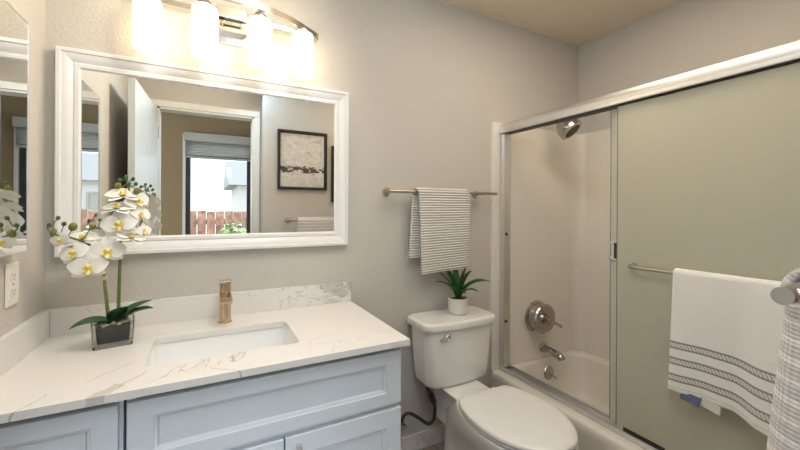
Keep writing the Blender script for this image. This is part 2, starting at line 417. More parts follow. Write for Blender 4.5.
# window of the bedroom
wr = bpy.data.objects.new('window_1', None); COL.objects.link(wr); wr.location = (WX0, WY, WZ0); wr['kind'] = 'structure'
b = BM(); rect_sweep(b, WX0, WX1, WZ0, WZ1, [(0, .08), (0, .02), (.045, .02), (.045, .08)], WY); obj('window_frame', b, 'sash', wr)
b = BM(); box(b, (WX1 - .20, WY - .07, WZ0 + .04), (WX1 - .16, WY - .03, WZ1 - .04)); obj('window_stile', b, 'sash', wr)
b = BM(); box(b, (WX0 + .04, WY - .055, WZ0 + .04), (WX1 - .04, WY - .050, WZ1 - .04)); obj('window_pane', b, 'pane', wr)
b = BM(); rect_sweep(b, WX0 - .03, WX1 + .03, WZ0 - .03, WZ1 + .03, [(0, 0), (0, .012), (.028, .012), (.028, 0)], WY, 1); obj('window_casing', b, 'trim', wr)
# doorway trim, hinges, open door leaf
b = BM()
for x0, x1 in ((DX0 - .05, DX0), (DX1, DX1 + .045)): box(b, (x0, YD, 0), (x1, YD + .014, DZ), .003)
box(b, (DX0 - .05, YD, DZ), (DX1 + .045, YD + .014, DZ + .05), .003)
box(b, (DX0, YD - .12, 0), (DX0 + .015, YD + .002, DZ)); box(b, (DX1 - .015, YD - .12, 0), (DX1, YD + .002, DZ)); box(b, (DX0, YD - .12, DZ - .015), (DX1, YD + .002, DZ))
struct('trim_1', b, 'trim')
b = BM(); DROT = Matrix.Rotation(math.radians(2.9), 3, 'Z'); DP = (-.332, -1.70, 0)
box(b, (-.368, -1.70, .012), (-.332, -.945, 2.045), .002, 2, DROT, DP); dr = struct('door_1', b, 'door')
b = BM()
for zz in (.25, 1.05, 1.82): box(b, (-.332, -1.704, zz), (-.326, -1.69, zz + .09), .001)
obj('hinge', b, 'nickel', dr)
b = BM()
for s in (-1, 1):
    x = -.384 + s * .019; lathe(b, [(0, 0), (.026, 0), (.026, .006), (.009, .008), (.009, .035), (.02, .04), (.027, .05), (.024, .062), (0, .066)], (x, -1.06, .98), (s, 0, 0), 20)
obj('door_knob', b, 'nickel', dr)
# baseboards
b = BM(); box(b, (.602, -.014, 0), (1.505, 0, .088), .003); struct('baseboard_back', b, 'trim')
b = BM(); box(b, (.44, YF, 0), (1.50, YF + .014, .088), .003); struct('baseboard_front', b, 'trim')

# ------------------------------------------------------------------ vanity
def bar_pull(parent, p, length, axis):
    b = BM(); a = Vector(p); d = Vector(axis) * length / 2
    box(b, tuple(a - d + Vector((-.006 if not axis[0] else 0, -.030, -.006 if not axis[2] else 0))), tuple(a + d + Vector((.006 if not axis[0] else 0, -.020, .006 if not axis[2] else 0))), .003)
    for s in (-.8, .8):
        q = a + d * s; tube(b, [q + Vector((0, .001, 0)), q + Vector((0, -.024, 0))], .005, 10)
    return obj('handle', b, 'alu', parent)
FY = -.580
def carcass(b, x0, x1):
    for q in ((x0, x0 + .018), (x1 - .018, x1)): box(b, (q[0], FY + .021, .10), (q[1], -.002, .8195))
    box(b, (x0, -.012, .10), (x1, -.002, .8195)); box(b, (x0, FY + .021, .10), (x1, -.002, .118)); box(b, (x0 + .018, FY + .021, .60), (x1 - .018, FY + .045, .63))
    box(b, (x0, FY + .08, 0), (x1, FY + .10, .10)); box(b, (x0, FY + .10, 0), (x0 + .018, -.002, .10)); box(b, (x1 - .018, FY + .10, 0), (x1, -.002, .10))
v = thing('vanity_cabinet', 'white shaker sink cabinet with wide false drawer panel above two doors', 'cabinet', (.215, -.30, 0))
b = BM(); carcass(b, -.176, .600); obj('body', b, 'cab', v)
b = BM(); box(b, (-.158, FY + .030, .770), (.582, FY + .050, .8195)); obj('top_rail', b, 'cab_gap_shade', v)
b = BM(); shaker(b, -.173, .599, .621, .800, FY, w=.068, wz=.053); obj('drawer_front', b, 'cab', v)
for x0, x1, hx in ((-.173, .2065, .178), (.2105, .599, .247)):
    b = BM(); shaker(b, x0, x1, .105, .604, FY, w=.070); d = obj('door', b, 'cab', v); bar_pull(d, (hx, FY, .525), .13, (0, 0, 1))
v2 = thing('vanity_drawer_cabinet', 'narrow white shaker drawer cabinet in the corner left of the sink cabinet', 'cabinet', (-.33, -.30, 0))
b = BM(); carcass(b, -.494, -.182); obj('body', b, 'cab', v2)
b = BM(); box(b, (-.476, FY + .030, .770), (-.200, FY + .050, .8195)); obj('top_rail', b, 'cab_gap_shade', v2)
for z0, z1 in ((.600, .800), (.355, .595), (.105, .350)):
    b = BM(); shaker(b, -.492, -.190, z0, z1, FY, w=.064, wz=.053); d = obj('drawer', b, 'cab', v2); bar_pull(d, (-.341, FY + .011, (z0 + z1) / 2), .13, (1, 0, 0))

ct = thing('countertop', 'white quartz vanity countertop with grey veins and low splash along both walls', 'countertop', (.06, -.30, .84))
SX0, SX1, SY0, SY1 = -.153, .280, -.462, -.196
inner = rrect((SX0 + SX1) / 2, (SY0 + SY1) / 2, (SX1 - SX0) / 2, (SY1 - SY0) / 2, .018, 5)
b = BM(); plate_hole(b, [(XL + .001, -.601), (.6215, -.601), (.6215, -.001), (XL + .001, -.001)], inner, .820, .840); obj('slab', b, 'quartz', ct)
b = BM(); box(b, (XL + .021, -.020, .840), (.6215, -.001, .934), .0015); obj('back_splash', b, 'quartz', ct)
b = BM(); box(b, (XL + .001, -.601, .840), (XL + .020, -.001, .934), .0015); obj('side_splash', b, 'quartz', ct)

sk = thing('sink', 'white rectangular undermount basin sunk in the quartz countertop', 'sink', (.063, -.33, .70))
cx, cy = (SX0 + SX1) / 2, (SY0 + SY1) / 2; hw, hd = (SX1 - SX0) / 2, (SY1 - SY0) / 2
b = BM(); L = []
for z, e, r in ((.8195, .022, .03), (.8195, .004, .02), (.806, .003, .022), (.77, -.002, .028), (.73, -.012, .035), (.706, -.026, .045), (.694, -.050, .05), (.689, -.085, .04)):
    L.append(lift(rrect(cx, cy, hw + e, hd + e, r, 5), z))
L.append(lift(rrect(cx, cy + .02, .03, .03, .029, 5), .684))
loft(b, L, False, True); obj('basin', b, 'basin', sk, 50, mods=[('SOLIDIFY', {'thickness': .008, 'offset': -1 if True else 1})])
b = BM(); lathe(b, [(0, 0), (.026, 0), (.026, .003), (.019, .004), (.018, .001), (.012, .001), (.010, .006), (0, .007)], (cx, cy + .02, .6845), n=24); obj('drain', b, 'chrome', sk)

fc = thing('faucet', 'champagne bronze single handle faucet behind the sink', 'faucet', (.067, -.105, .84))
b = BM(); lathe(b, [(0, 0), (.025, 0), (.025, .004), (.0215, .006), (.0215, .110), (0, .110)], (.067, -.105, .84), n=28); obj('body', b, 'bronze', fc)
b = BM(); box(b, (.0455, -.200, .931), (.0885, -.086, .955), .004, 2); sp_ = obj('spout', b, 'bronze', fc)
b = BM(); lathe(b, [(0, 0), (.010, 0), (.010, .004), (0, .004)], (.067, -.186, .9275), n=16); obj('aerator', b, 'nickel', sp_)
b = BM(); lathe(b, [(0, 0), (.0185, 0), (.0185, .004), (.0200, .006), (.0200, .042), (0, .042)], (.067, -.105, .952), n=28); box(b, (.047, -.142, .995), (.087, -.084, 1.006), .003, 2, Matrix.Rotation(math.radians(-4), 3, 'X')); obj('handle', b, 'bronze', fc)

# ------------------------------------------------------------------ mirrors, outlet, vanity light
mr = thing('framed_mirror', 'wide wall mirror in a white moulded frame above the sink', 'mirror', (.07, 0, 1.48))
b = BM(); rect_sweep(b, -.463, .602, 1.114, 1.845, [(0, .001), (0, .028), (.003, .031), (.013, .031), (.016, .026), (.020, .026), (.036, .020), (.045, .015), (.050, .018), (.061, .017), (.066, .011), (.066, .001)]); obj('frame', b, 'frame_white', mr, 25)
b = BM(); box(b, (-.463 + .064, -.010, 1.114 + .064), (.602 - .064, -.002, 1.845 - .064)); obj('mirror_glass', b, 'mirror', mr)

mc = thing('medicine_cabinet', 'slim mirrored medicine cabinet on the side wall beside the framed mirror', 'mirror', (XL, -.43, 1.5))
MX = -.4555
b = BM(); box(b, (XL + .0003, -.560, 1.166), (MX - .0045, -.268, 1.812), .001); obj('body', b, 'frame_white', mc)
b = BM(); box(b, (MX - .004, -.562, 1.164), (MX, -.266, 1.814)); mdo = obj('mirror_door', b, 'mirror', mc)
b = BM()
for z0, z1 in ((1.1625, 1.1645), (1.8135, 1.8155)): box(b, (MX - .005, -.562, z0), (MX + .0012, -.266, z1))
for y0, y1 in ((-.5635, -.5615), (-.2665, -.2645)): box(b, (MX - .005, y0, 1.1625), (MX + .0012, y1, 1.8155))
obj('edge_trim', b, 'alu', mdo)

ol = thing('wall_outlet', 'cream duplex outlet on the side wall above the low splash', 'outlet', (XL, -.248, 1.066))
b = BM(); box(b, (XL + .0003, -.287, 1.005), (XL + .006, -.210, 1.127), .003); obj('cover_plate', b, 'plastic', ol)
for z in (1.088, 1.044):
    b = BM(); pp = [(XL + .0055, -.2485 + y, z + zz) for y, zz in rrect(0, 0, .0165, .0145, .008, 4)]; loft(b, [pp, [(XL + .008, y, zz) for _, y, zz in pp]]); r = obj('receptacle', b, 'plastic', ol)
    b = BM(); box(b, (XL + .0075, -.256, z - .002), (XL + .0083, -.2545, z + .007)); box(b, (XL + .0075, -.2425, z - .002), (XL + .0083, -.241, z + .006)); lathe(b, [(0, 0), (.0025, 0), (.0025, .0008), (0, .0008)], (XL + .0075, -.2485, z - .008), (1, 0, 0), 10); obj('slot', b, 'slot', r)
b = BM(); lathe(b, [(0, 0), (.0035, 0), (.003, .0015), (0, .0018)], (XL + .006, -.2485, 1.066), (1, 0, 0), 12); obj('screw', b, 'nickel', ol)

LX = .092
lt = thing('vanity_light', 'four shade vanity light with bowed nickel bar above the framed mirror', 'lamp', (LX, 0, 2.05))
b = BM(); box(b, (LX - .056, -.012, 1.970), (LX + .056, -.0005, 2.128), .002); obj('back_plate', b, 'chrome', lt)
b = BM(); box(b, (LX - .046, -.024, 2.046), (LX + .046, -.016, 2.058), .002); obj('mount_bar', b, 'bronze', lt)
for dx in (-.034, .034):
    b = BM(); lathe(b, [(0, .010), (.006, .010), (.006, .030), (.004, .033), (0, .034)], (LX + dx, 0, 2.052), (0, -1, 0), 14); obj('thumb_nut', b, 'bronze', lt)
b = BM(); box(b, (LX - .356, -.030, 2.072), (LX + .356, -.022, 2.092), .002); box(b, (LX - .03, -.024, 2.076), (LX + .03, -.011, 2.088)); obj('rail', b, 'chrome', lt)
def bow_y(x): return -.016 - .158 * (1 - ((x - LX) / .362) ** 2)
b = BM(); xs = [LX - .362 + .724 * k / 40 for k in range(41)]
rings = []
for x in xs:
    y = bow_y(x); rings.append([(x, y - .006, 2.068), (x, y + .006, 2.068), (x, y + .006, 2.092), (x, y - .006, 2.092)])
loft(b, rings); obj('bowed_bar', b, 'nickel', lt)
for x in (-.192, -.008, .188, .368):
    y = -.056 - .072 * (1 - ((x - LX) / .362) ** 2)
    b = BM(); lathe(b, [(.030, 1.858), (.042, 1.862), (.0455, 1.872), (.0455, 2.030), (.042, 2.044), (.030, 2.052), (0, 2.054)], (x, y, 0), n=32)
    s = obj('lamp_shade', b, 'shade', lt, 60)
    b = BM(); lathe(b, [(0, 2.054), (.026, 2.054), (.026, 2.062), (.014, 2.076), (0, 2.082)], (x, y, 0), n=24); tube(b, [(x, -.026, 2.080), (x, bow_y(x), 2.080)], .004, 10); obj('socket', b, 'nickel', s)

# ------------------------------------------------------------------ towel helper
def towel(name, parent_label, cat, mat, bar, axis, x0, x1, front, back, sgn, rad=.016, th=.010, wav=.006, fun=None, nx=40, shear=None):
    """draped over a bar along axis 'x' or 'y'; sgn = outward direction of the front fall. front/back are lengths."""
    path = []   # (offset outward, dz, arc length from the front hem)
    nf, nb = 34, 26
    for k in range(nf + 1): path.append((rad, -front + front * k / nf, front * k / nf, 'f', 1 - k / nf))
    for k in range(1, 12):
        a = PI * k / 12; path.append((rad * math.cos(a), rad * math.sin(a), front + rad * a, 't', 0))
    for k in range(nb + 1): path.append((-rad, -back * k / nb, front + rad * PI + back * k / nb, 'b', k / nb))
    b = BM(); uvl = b.loops.layers.uv.new('UVMap'); G = []
    for i in range(nx + 1):
        t = i / nx; row = []
        for (o, dz, s, part, f) in path:
            w = x0 + (x1 - x0) * t; oo, zz = o, dz
            if shear: w += shear(part, f, t)
            oo += (wav * math.sin(t * 9 + f * 1.3) * f * (1 if part == 'f' else .3 if part == 'b' else 0))
            if fun: do, dw, dzz = fun(part, f, t); oo += do; w += dw; zz += dzz
            p = (w, bar[1] + sgn * oo, bar[2] + zz) if axis == 'x' else (bar[0] + sgn * oo, w, bar[2] + zz)
            row.append((b.verts.new(p), (abs(x1 - x0) * t, s)))
        G.append(row)
    for i in range(nx):
        for j in range(len(path) - 1):
            q = [G[i][j], G[i + 1][j], G[i + 1][j + 1], G[i][j + 1]]
            f = b.faces.new([v_ for v_, _ in q])
            for lp, (_, uvc) in zip(f.loops, q): lp[uvl].uv = uvc
    o = obj(name, b, mat, None, 80, loc=((bar[0] + 0) if axis == 'y' else (x0 + x1) / 2, bar[1] if axis == 'x' else (x0 + x1) / 2, bar[2]),
            mods=[('SOLIDIFY', {'thickness': th, 'offset': 0}), ('SUBSURF', {'levels': 1, 'render_levels': 1})])
    return tag(o, parent_label, cat)
def sstep(a, b_, x):
    t = max(0, min(1, (x - a) / (b_ - a))); return t * t * (3 - 2 * t)

# ------------------------------------------------------------------ towel bar and towel on the back wall
def towel_bar(label, p0, p1, posts, wall_dir, standoff, r=.0085, mat='nickel', rr=.022):
    t = thing('towel_bar', label, 'towel bar', tuple((Vector(p0) + Vector(p1)) / 2))
    b = BM(); tube(b, [p0, p1], r, 20); obj('rod', b, mat, t)
    for px in posts:
        b = BM(); base = Vector(px) + Vector(wall_dir) * standoff
        q = obj_post = None
        tube(b, [base - Vector(wall_dir) * .002, Vector(px)], .0085, 16); po = obj('post', b, mat, t)
        b = BM(); lathe(b, [(0, .0005), (rr, .0005), (rr, .006), (rr * .8, .010), (0, .011)], tuple(base), tuple(-Vector(wall_dir)), 28); obj('rosette', b, mat, po)
    return t
towel_bar('brushed nickel towel bar on the wall above the toilet', (.800, -.070, 1.376), (1.497, -.070, 1.379), [(.815, -.070, 1.376), (1.392, -.070, 1.3785)], (0, 1, 0), .070)
def shear1(part, f, t):
    if part == 'f': return .012 * f * (1 - t) - .004 * f * t
    if part == 'b': return -.016 - .020 * f
    return -.014
def fun1(part, f, t):
    if part == 'f': return (.010 * math.sin(f * 2.5) * (1 - t), 0, .012 * t * f)
    return (0, 0, 0)
towel('hand_towel', 'ribbed beige striped hand towel folded over the bar above the toilet', 'towel', 't_stripe', (0, -.070, 1.3775), 'x', .958, 1.285, .425, .345, -1, .018, .012, .004, fun1, shear=shear1)

# ------------------------------------------------------------------ toilet
TX = 1.142
tl = thing('toilet', 'white two piece toilet with closed lid beside the bathtub', 'toilet', (TX, -.40, 0))
def egg(z, hw, y0, y1, ym=None, n=48, p=2.15):
    """closed outline: back at y0, front at y1 (y1<y0), widest at ym"""
    ym = ym if ym is not None else y0 + (y1 - y0) * .5; out = []
    for k in range(n):
        a = 2 * PI * k / n; c, s = math.cos(a), math.sin(a)
        x = hw * math.copysign(abs(c) ** (2 / p), c); ry = (y0 - ym) if s > 0 else (ym - y1)
        out.append((TX + x, ym + ry * math.copysign(abs(s) ** (2 / p), s), z))
    return out
b = BM(); L = [egg(0, .118, -.13, -.66, -.35, p=3), egg(.03, .118, -.13, -.66, -.35, p=3), egg(.07, .106, -.13, -.645, -.35, p=2.8), egg(.16, .103, -.13, -.64, -.36, p=2.6), egg(.23, .118, -.13, -.685, -.40),
               egg(.29, .148, -.15, -.755, -.46), egg(.34, .172, -.20, -.80, -.54), egg(.375, .183, -.24, -.822, -.57), egg(.398, .186, -.26, -.828, -.58), egg(.405, .182, -.265, -.824, -.58), egg(.405, .15, -.30, -.79, -.58)]
loft(b, L); 
L = [lift(rrect(TX, -.20, w, .175, .05), z) for z, w in ((.20, .070), (.28, .072), (.34, .078), (.375, .096), (.398, .106))]; L.append(lift(rrect(TX, -.20, .100, .169, .045), .404)); t_ = BM(); loft(t_, L); merge(b, t_)
obj('bowl', b, 'china', tl, 60)
for s in (-1, 1):
    b = BM(); lathe(b, [(0, 0), (.016, 0), (.016, .008), (.011, .018), (0, .021)], (TX + s * .105, -.40, .028), (s * .4, 0, 1), 16); obj('bolt_cap', b, 'china', tl)
def tank_sec(z, w, y0, y1, bow, r=.045, n=7):
    pts = rrect(TX, (y0 + y1) / 2, w, abs(y0 - y1) / 2, r, n)
    # insert points on the front edge so that it can bow
    out = []
    for i, (x, y) in enumerate(pts):
        out.append((x, y))
        x2, y2 = pts[(i + 1) % len(pts)]
        if abs(x2 - x) > .1:
            for k in range(1, 8): out.append((x + (x2 - x) * k / 8, y + (y2 - y) * k / 8))
    return [(x, y - (bow * (1 - ((x - TX) / w) ** 2) if y < (y0 + y1) / 2 else 0), z) for x, y in out]
b = BM(); loft(b, [tank_sec(.402, .150, -.05, -.185, .012), tank_sec(.408, .172, -.042, -.198, .014), tank_sec(.425, .186, -.036, -.206, .016), tank_sec(.50, .196, -.032, -.212, .018), tank_sec(.62, .205, -.03, -.217, .020), tank_sec(.700, .209, -.03, -.219, .020)])
obj('tank', b, 'china', tl, 50)
b = BM(); loft(b, [tank_sec(.7005, .214, -.022, -.224, .022), tank_sec(.704, .224, -.016, -.232, .024), tank_sec(.726, .226, -.015, -.234, .024), tank_sec(.735, .221, -.018, -.229, .024), tank_sec(.738, .208, -.028, -.216, .022)])
obj('tank_lid', b, 'china', tl, 50)
b = BM(); lathe(b, [(0, 0), (.017, 0), (.018, .012), (.013, .020), (0, .021)], (1.035, -.2315, .668), (0, -1, 0), 20); tube(b, smooth_path([(1.035, -.243, .668), (1.012, -.250, .667), (.985, -.256, .664)], 5), [.007] * 5 + [.006] * 5 + [.0065], 12); obj('flush_lever', b, 'chrome', tl)
hwp = [(-.368, .118), (-.372, .135), (-.40, .158), (-.45, .178), (-.52, .190), (-.59, .1915), (-.66, .180), (-.72, .156), (-.77, .122), (-.805, .083), (-.825, .042), (-.830, 0)]
def seat_out(z, sc=0.0, back=0.0):
    P = smooth_path([(y, w, 0) for y, w in hwp], 4); r = []
    c = -.59
    pts = [(max(0, p.y - sc), p.x + (sc if p.x < c else -sc - back) * min(1, abs(p.x - c) / .2)) for p in P]
    r = [(TX + w, y, z) for w, y in pts] + [(TX - w, y, z) for w, y in reversed(pts[:-1])]
    return r
b = BM(); loft(b, [seat_out(.4095, .012), seat_out(.412, .004), seat_out(.419, .002), seat_out(.423, .010)]); obj('seat', b, 'seat', tl, 50)
for sx, sy in ((-.12, -.45), (.12, -.45), (-.13, -.70), (.13, -.70)):
    b = BM(); box(b, (TX + sx - .012, sy - .012, .404), (TX + sx + .012, sy + .012, .4105), .002); box(b, (TX + sx - .012, sy - .012, .4215), (TX + sx + .012, sy + .012, .428), .002); obj('bumper', b, 'seat', tl)
b = BM(); loft(b, [seat_out(.4265, .008), seat_out(.4285, .0), seat_out(.437, .0), seat_out(.442, .003), seat_out(.446, .012), seat_out(.4485, .04), seat_out(.450, .09)]); obj('seat_lid', b, 'seat', tl, 50)
for s in (-1, 1):
    b = BM(); box(b, (TX + s * .075 - .022, -.372, .405), (TX + s * .075 + .022, -.345, .432), .006); obj('hinge', b, 'seat', tl)

sv = thing('supply_valve', 'angle stop valve and dark braided water hose under the toilet tank', 'valve', (.865, -.03, .20))
b = BM(); lathe(b, [(0, .0005), (.026, .0005), (.024, .006), (.012, .010), (.009, .03), (.009, .055), (.013, .056), (.013, .085), (0, .086)], (.868, 0, .205), (0, -1, 0), 20); obj('body', b, 'nickel', sv)
b = BM(); t_ = rrect(0, 0, .020, .011, .010, 4); loft(b, [[(.868 + x, -.088, .205 + z) for x, z in t_], [(.868 + x, -.104, .205 + z) for x, z in t_]]); obj('handle', b, 'nickel', sv)
b = BM(); tube(b, smooth_path([(.878, -.070, .212), (.888, -.072, .245), (.915, -.085, .255), (.965, -.100, .222), (1.005, -.11, .192), (1.036, -.115, .205), (1.046, -.115, .260), (1.040, -.113, .30)], 6), .0085, 12); obj('hose', b, 'hose', sv)
b = BM(); tube(b, [(1.040, -.113, .295), (1.024, -.112, .335)], .015, 10); obj('coupling_nut', b, 'blue', sv)
b = BM(); tube(b, smooth_path([(1.024, -.112, .333), (1.006, -.111, .365), (1.004, -.11, .4015)], 5), .010, 12); obj('shank', b, 'hose', sv)

# plant on the tank
PX, PY, PZ = 1.180, -.125, .7385
pp = thing('potted_plant', 'spiky green plant in a white pot on the toilet tank lid', 'plant', (PX, PY, PZ))
b = BM(); lathe(b, [(0, 0), (.040, 0), (.047, .004), (.050, .014), (.0525, .080), (.051, .084), (.048, .083), (.046, .070), (0, .070)], (PX, PY, PZ), n=36); obj('pot', b, 'pot', pp, 40)
b = BM(); lathe(b, [(0, .0705), (.0455, .0705), (.044, .074), (.02, .078), (0, .079)], (PX, PY, PZ), n=24); obj('soil', b, 'soil', pp)
def blade(base, d0, length, width, droop, up, fold=.25, n=12):
    """tapered leaf: returns bm"""
    b = BM(); d = Vector((math.cos(d0), math.sin(d0), 0)); side = Vector((-math.sin(d0), math.cos(d0), 0)); rows = []
    p = Vector(base); ang = up
    for k in range(n + 1):
        t = k / n; w = width * (math.sin(PI * min(1, .18 + t * .82)) ** .8) * (1 if t < .5 else 1) * .5
        if k == n: w = .0004
        dirv = d * math.cos(ang) + Vector((0, 0, 1)) * math.sin(ang); nrm = -d * math.sin(ang) + Vector((0, 0, 1)) * math.cos(ang)
        rows.append([b.verts.new(p + side * w * q + nrm * (abs(q) * w * fold * 2)) for q in (-1, -.5, 0, .5, 1)])
        p = p + dirv * (length / n); ang -= droop / n
    for a, c in zip(rows, rows[1:]):
        for q in range(4): b.faces.new((a[q], a[q + 1], c[q + 1], c[q]))
    return b
THIN = [('SOLIDIFY', {'thickness': .0016, 'offset': 0})]
for deg, ln, dr_, up in ((188, .160, 1.35, 1.05), (215, .130, 1.1, .95), (150, .150, .9, 1.2), (250, .115, 1.5, .95), (285, .120, 1.6, 1.0), (320, .170, 1.5, 1.05), (350, .160, 1.4, 1.0), (20, .150, 1.0, 1.15), (60, .150, .7, 1.3), (100, .140, .8, 1.25), (200, .150, .7, 1.3), (330, .140, .6, 1.35), (270, .155, .4, 1.36), (80, .150, .3, 1.40), (125, .120, .6, 1.3)):
    a = math.radians(deg); obj('leaf', blade((PX + .012 * math.cos(a), PY + .012 * math.sin(a), PZ + .076), a, ln * 1.22, .030, dr_ , min(1.45, up + .18)), 'succ', pp, 60, mods=THIN, norm=False)

# ------------------------------------------------------------------ bathtub and surround
tb = thing('bathtub', 'warm white alcove bathtub below the sliding glass panels', 'bathtub', (1.91, -.80, 0))
b = BM(); OX0, OX1, OY0, OY1 = 1.512, 2.308, -1.597, -.002
def R4(x0, x1, y0, y1, r, z): return lift(rrect((x0 + x1) / 2, (y0 + y1) / 2, (x1 - x0) / 2, (y1 - y0) / 2, r, 6), z)
loft(b, [R4(OX0 + .012, OX1, OY0, OY1, .004, 0), R4(OX0 + .012, OX1, OY0, OY1, .004, .04), R4(OX0 + .004, OX1, OY0, OY1, .006, .24), R4(OX0, OX1, OY0, OY1, .008, .285), R4(OX0 + .003, OX1, OY0, OY1, .010, .310), R4(OX0 + .013, OX1 - .004, OY0 + .004, OY1 - .004, .012, .321), R4(OX0 + .03, OX1 - .01, OY0 + .01, OY1 - .01, .02, .324),
         R4(1.655, 2.255, -1.515, -.042, .10, .318), R4(1.668, 2.245, -1.50, -.050, .11, .300), R4(1.685, 2.225, -1.46, -.060, .12, .20), R4(1.705, 2.20, -1.40, -.085, .13, .09), R4(1.74, 2.17, -1.34, -.13, .13, .055), R4(1.80, 2.10, -1.25, -.21, .12, .048)], True, True)
obj('tub_shell', b, 'acrylic', tb, 50)
b = BM(); oy = -.106; lathe(b, [(0, 0), (.042, 0), (.044, .004), (.040, .009), (.018, .012), (0, .012)], (1.955, -.056, .240), (0, -1, .10), 28); ov = obj('overflow_plate', b, 'nickel', tb)
b = BM(); tube(b, [(1.955, -.066, .242), (1.972, -.086, .226), (1.985, -.092, .209)], [.006, .005, .006], 10); obj('trip_lever', b, 'nickel', ov)
b = BM(); lathe(b, [(0, 0), (.03, 0), (.03, .003), (0, .004)], (1.95, -.32, .0485), n=20); obj('drain', b, 'chrome', tb)

sr = thing('shower_surround', 'smooth warm white fiberglass shower surround around the bathtub', 'surround', (1.93, -.8, .325))
XI = 2.292; YI = -.016
inn = [(1.512, YI + .004), (1.514, YI), (1.52, YI - .003), (1.545, YI - .003), (1.552, YI)]
rc = .07
inn += [(XI - rc + rc * math.sin(a), YI - rc + rc * math.cos(a)) for a in [k * PI / 16 for k in range(9)]]
YO = YF + .016
inn += [(XI - rc + rc * math.cos(a), YO + rc - rc * math.sin(a)) for a in [k * PI / 16 for k in range(9)]]
inn += [(1.552, YO), (1.545, YO + .003), (1.52, YO + .003), (1.514, YO), (1.512, YO - .004)]
outl = [(1.512, YF + .0005), (XR - .0008, YF + .0005), (XR - .0008, -.0005), (1.512, -.0005)]
b = BM(); prism(b, inn + outl, .3245, 1.812)
# soft shelf line low on the walls
obj('wall_panel', b, 'acrylic', sr, 30)

# valve, spout, head
VX = 1.885
va = thing('shower_valve', 'round chrome shower valve with lever on the surround above the tub spout', 'faucet', (VX, YI, .60))
b = BM(); lathe(b, [(0, 0), (.098, 0), (.103, .004), (.101, .012), (.088, .018), (.086, .05), (0, .05)], (VX, YI, .602), (0, -1, 0), 44); obj('escutcheon', b, 'dchrome', va)
b = BM(); lathe(b, [(0, .048), (.086, .048), (.092, .056), (.092, .070), (.086, .078), (.066, .082), (.05, .078), (0, .078)], (VX, YI, .602), (0, -1, 0), 44); obj('dome', b, 'dchrome', va)
b = BM(); lathe(b, [(0, .076), (.030, .076), (.030, .092), (.022, .096), (.022, .112), (.016, .118), (0, .119)], (VX, YI, .602), (0, -1, 0), 28); obj('hub', b, 'dchrome', va)
b = BM(); tube(b, smooth_path([(VX, YI - .102, .602), (VX + .025, YI - .116, .590), (VX + .055, YI - .126, .574), (VX + .075, YI - .130, .560)], 4), [.011] * 6 + [.0095] * 6 + [.011], 14); obj('lever', b, 'dchrome', va)
ts = thing('tub_spout', 'nickel tub spout on the surround below the round valve', 'faucet', (1.945, YI, .42))
b = BM(); lathe(b, [(0, 0), (.030, 0), (.031, .010), (.026, .016), (0, .016)], (1.945, YI, .388), (0, -1, 0), 24); obj('flange', b, 'dchrome', ts)
b = BM(); tube(b, smooth_path([(1.945, YI - .010, .388), (1.945, YI - .06, .387), (1.945, YI - .11, .382), (1.945, YI - .140, .373), (1.945, YI - .150, .358)], 5), [.024] * 12 + [.0235] * 4 + [.022] * 4 + [.018], 20); obj('spout', b, 'dchrome', ts)
sh = thing('showerhead', 'bell shaped chrome shower head high on the wall above the surround', 'shower head', (1.945, 0, 1.87))
b = BM(); lathe(b, [(0, .0006), (.03, .0006), (.028, .008), (.012, .012), (0, .012)], (1.945, 0, 1.885), (0, -1, 0), 24); obj('flange', b, 'dchrome', sh)
b = BM(); tube(b, smooth_path([(1.945, -.008, 1.885), (1.945, -.07, 1.885), (1.943, -.12, 1.872), (1.935, -.150, 1.848)], 6), .0105, 14); obj('arm', b, 'dchrome', sh)
hd_ = Vector((.22, -.62, -.75)).normalized(); hp = Vector((1.935, -.150, 1.848))
b = BM(); lathe(b, [(0, -.014), (.016, -.012), (.020, 0), (.034, .012), (.056, .034), (.070, .064), (.073, .092), (.071, .108), (.064, .112)], tuple(hp), tuple(hd_), 36); he = obj('head', b, 'dchrome', sh, 40)
b = BM(); lathe(b, [(0, .104), (.064, .104), (.064, .1105), (.04, .113), (0, .113)], tuple(hp), tuple(hd_), 36)
for k in range(10):
    a = 2 * PI * k / 10; q = Vector((0, 0, 1)).rotation_difference(hd_).to_matrix() @ Vector((.044 * math.cos(a), .044 * math.sin(a), .111)); lathe(b, [(.004, 0), (.003, .003), (0, .003)], tuple(hp + q), tuple(hd_), 8)
obj('spray_face', b, 'black', he)

# ------------------------------------------------------------------ sliding shower doors
df = thing('shower_door_frame', 'bright aluminium sliding shower door frame standing on the tub rim', 'shower frame', (1.595, -.80, .325))
YA, YB = YI - .004, YO + .004
b = BM(); prof = [(1.562, 1.744), (1.560, 1.750)] + [(1.588 - .030 * math.cos(a), 1.772 + .033 * math.sin(a)) for a in [math.radians(-25 + 115 * k / 10) for k in range(11)]] + [(1.622, 1.805), (1.628, 1.800), (1.628, 1.744)]
loft(b, [[(x, y, z) for x, z in prof] for y in (YA, YB)]); obj('header', b, 'alu', df, 25)
b = BM(); box(b, (1.570, YA, 1.7405), (1.624, YB, 1.744)); obj('header_shadow_strip', b, 'black', df)  # black strip stands in for the shadow line under the header
for y0, y1 in ((YA, YA - .034), (YB, YB + .034)):
    b = BM(); box(b, (1.574, y0, .346), (1.622, y1, 1.7405), .002); box(b, (1.569, y0, .346), (1.575, y0 + (y1 - y0) * .55, 1.7405), .001); obj('jamb', b, 'alu', df)
b = BM(); box(b, (1.570, YA, .3245), (1.634, YB, .331), .001); box(b, (1.574, YA, .331), (1.580, YB, .346), .001); box(b, (1.594, YA, .331), (1.598, YB, .342), .001); box(b, (1.622, YA, .331), (1.628, YB, .352), .001); obj('bottom_track', b, 'alu', df)
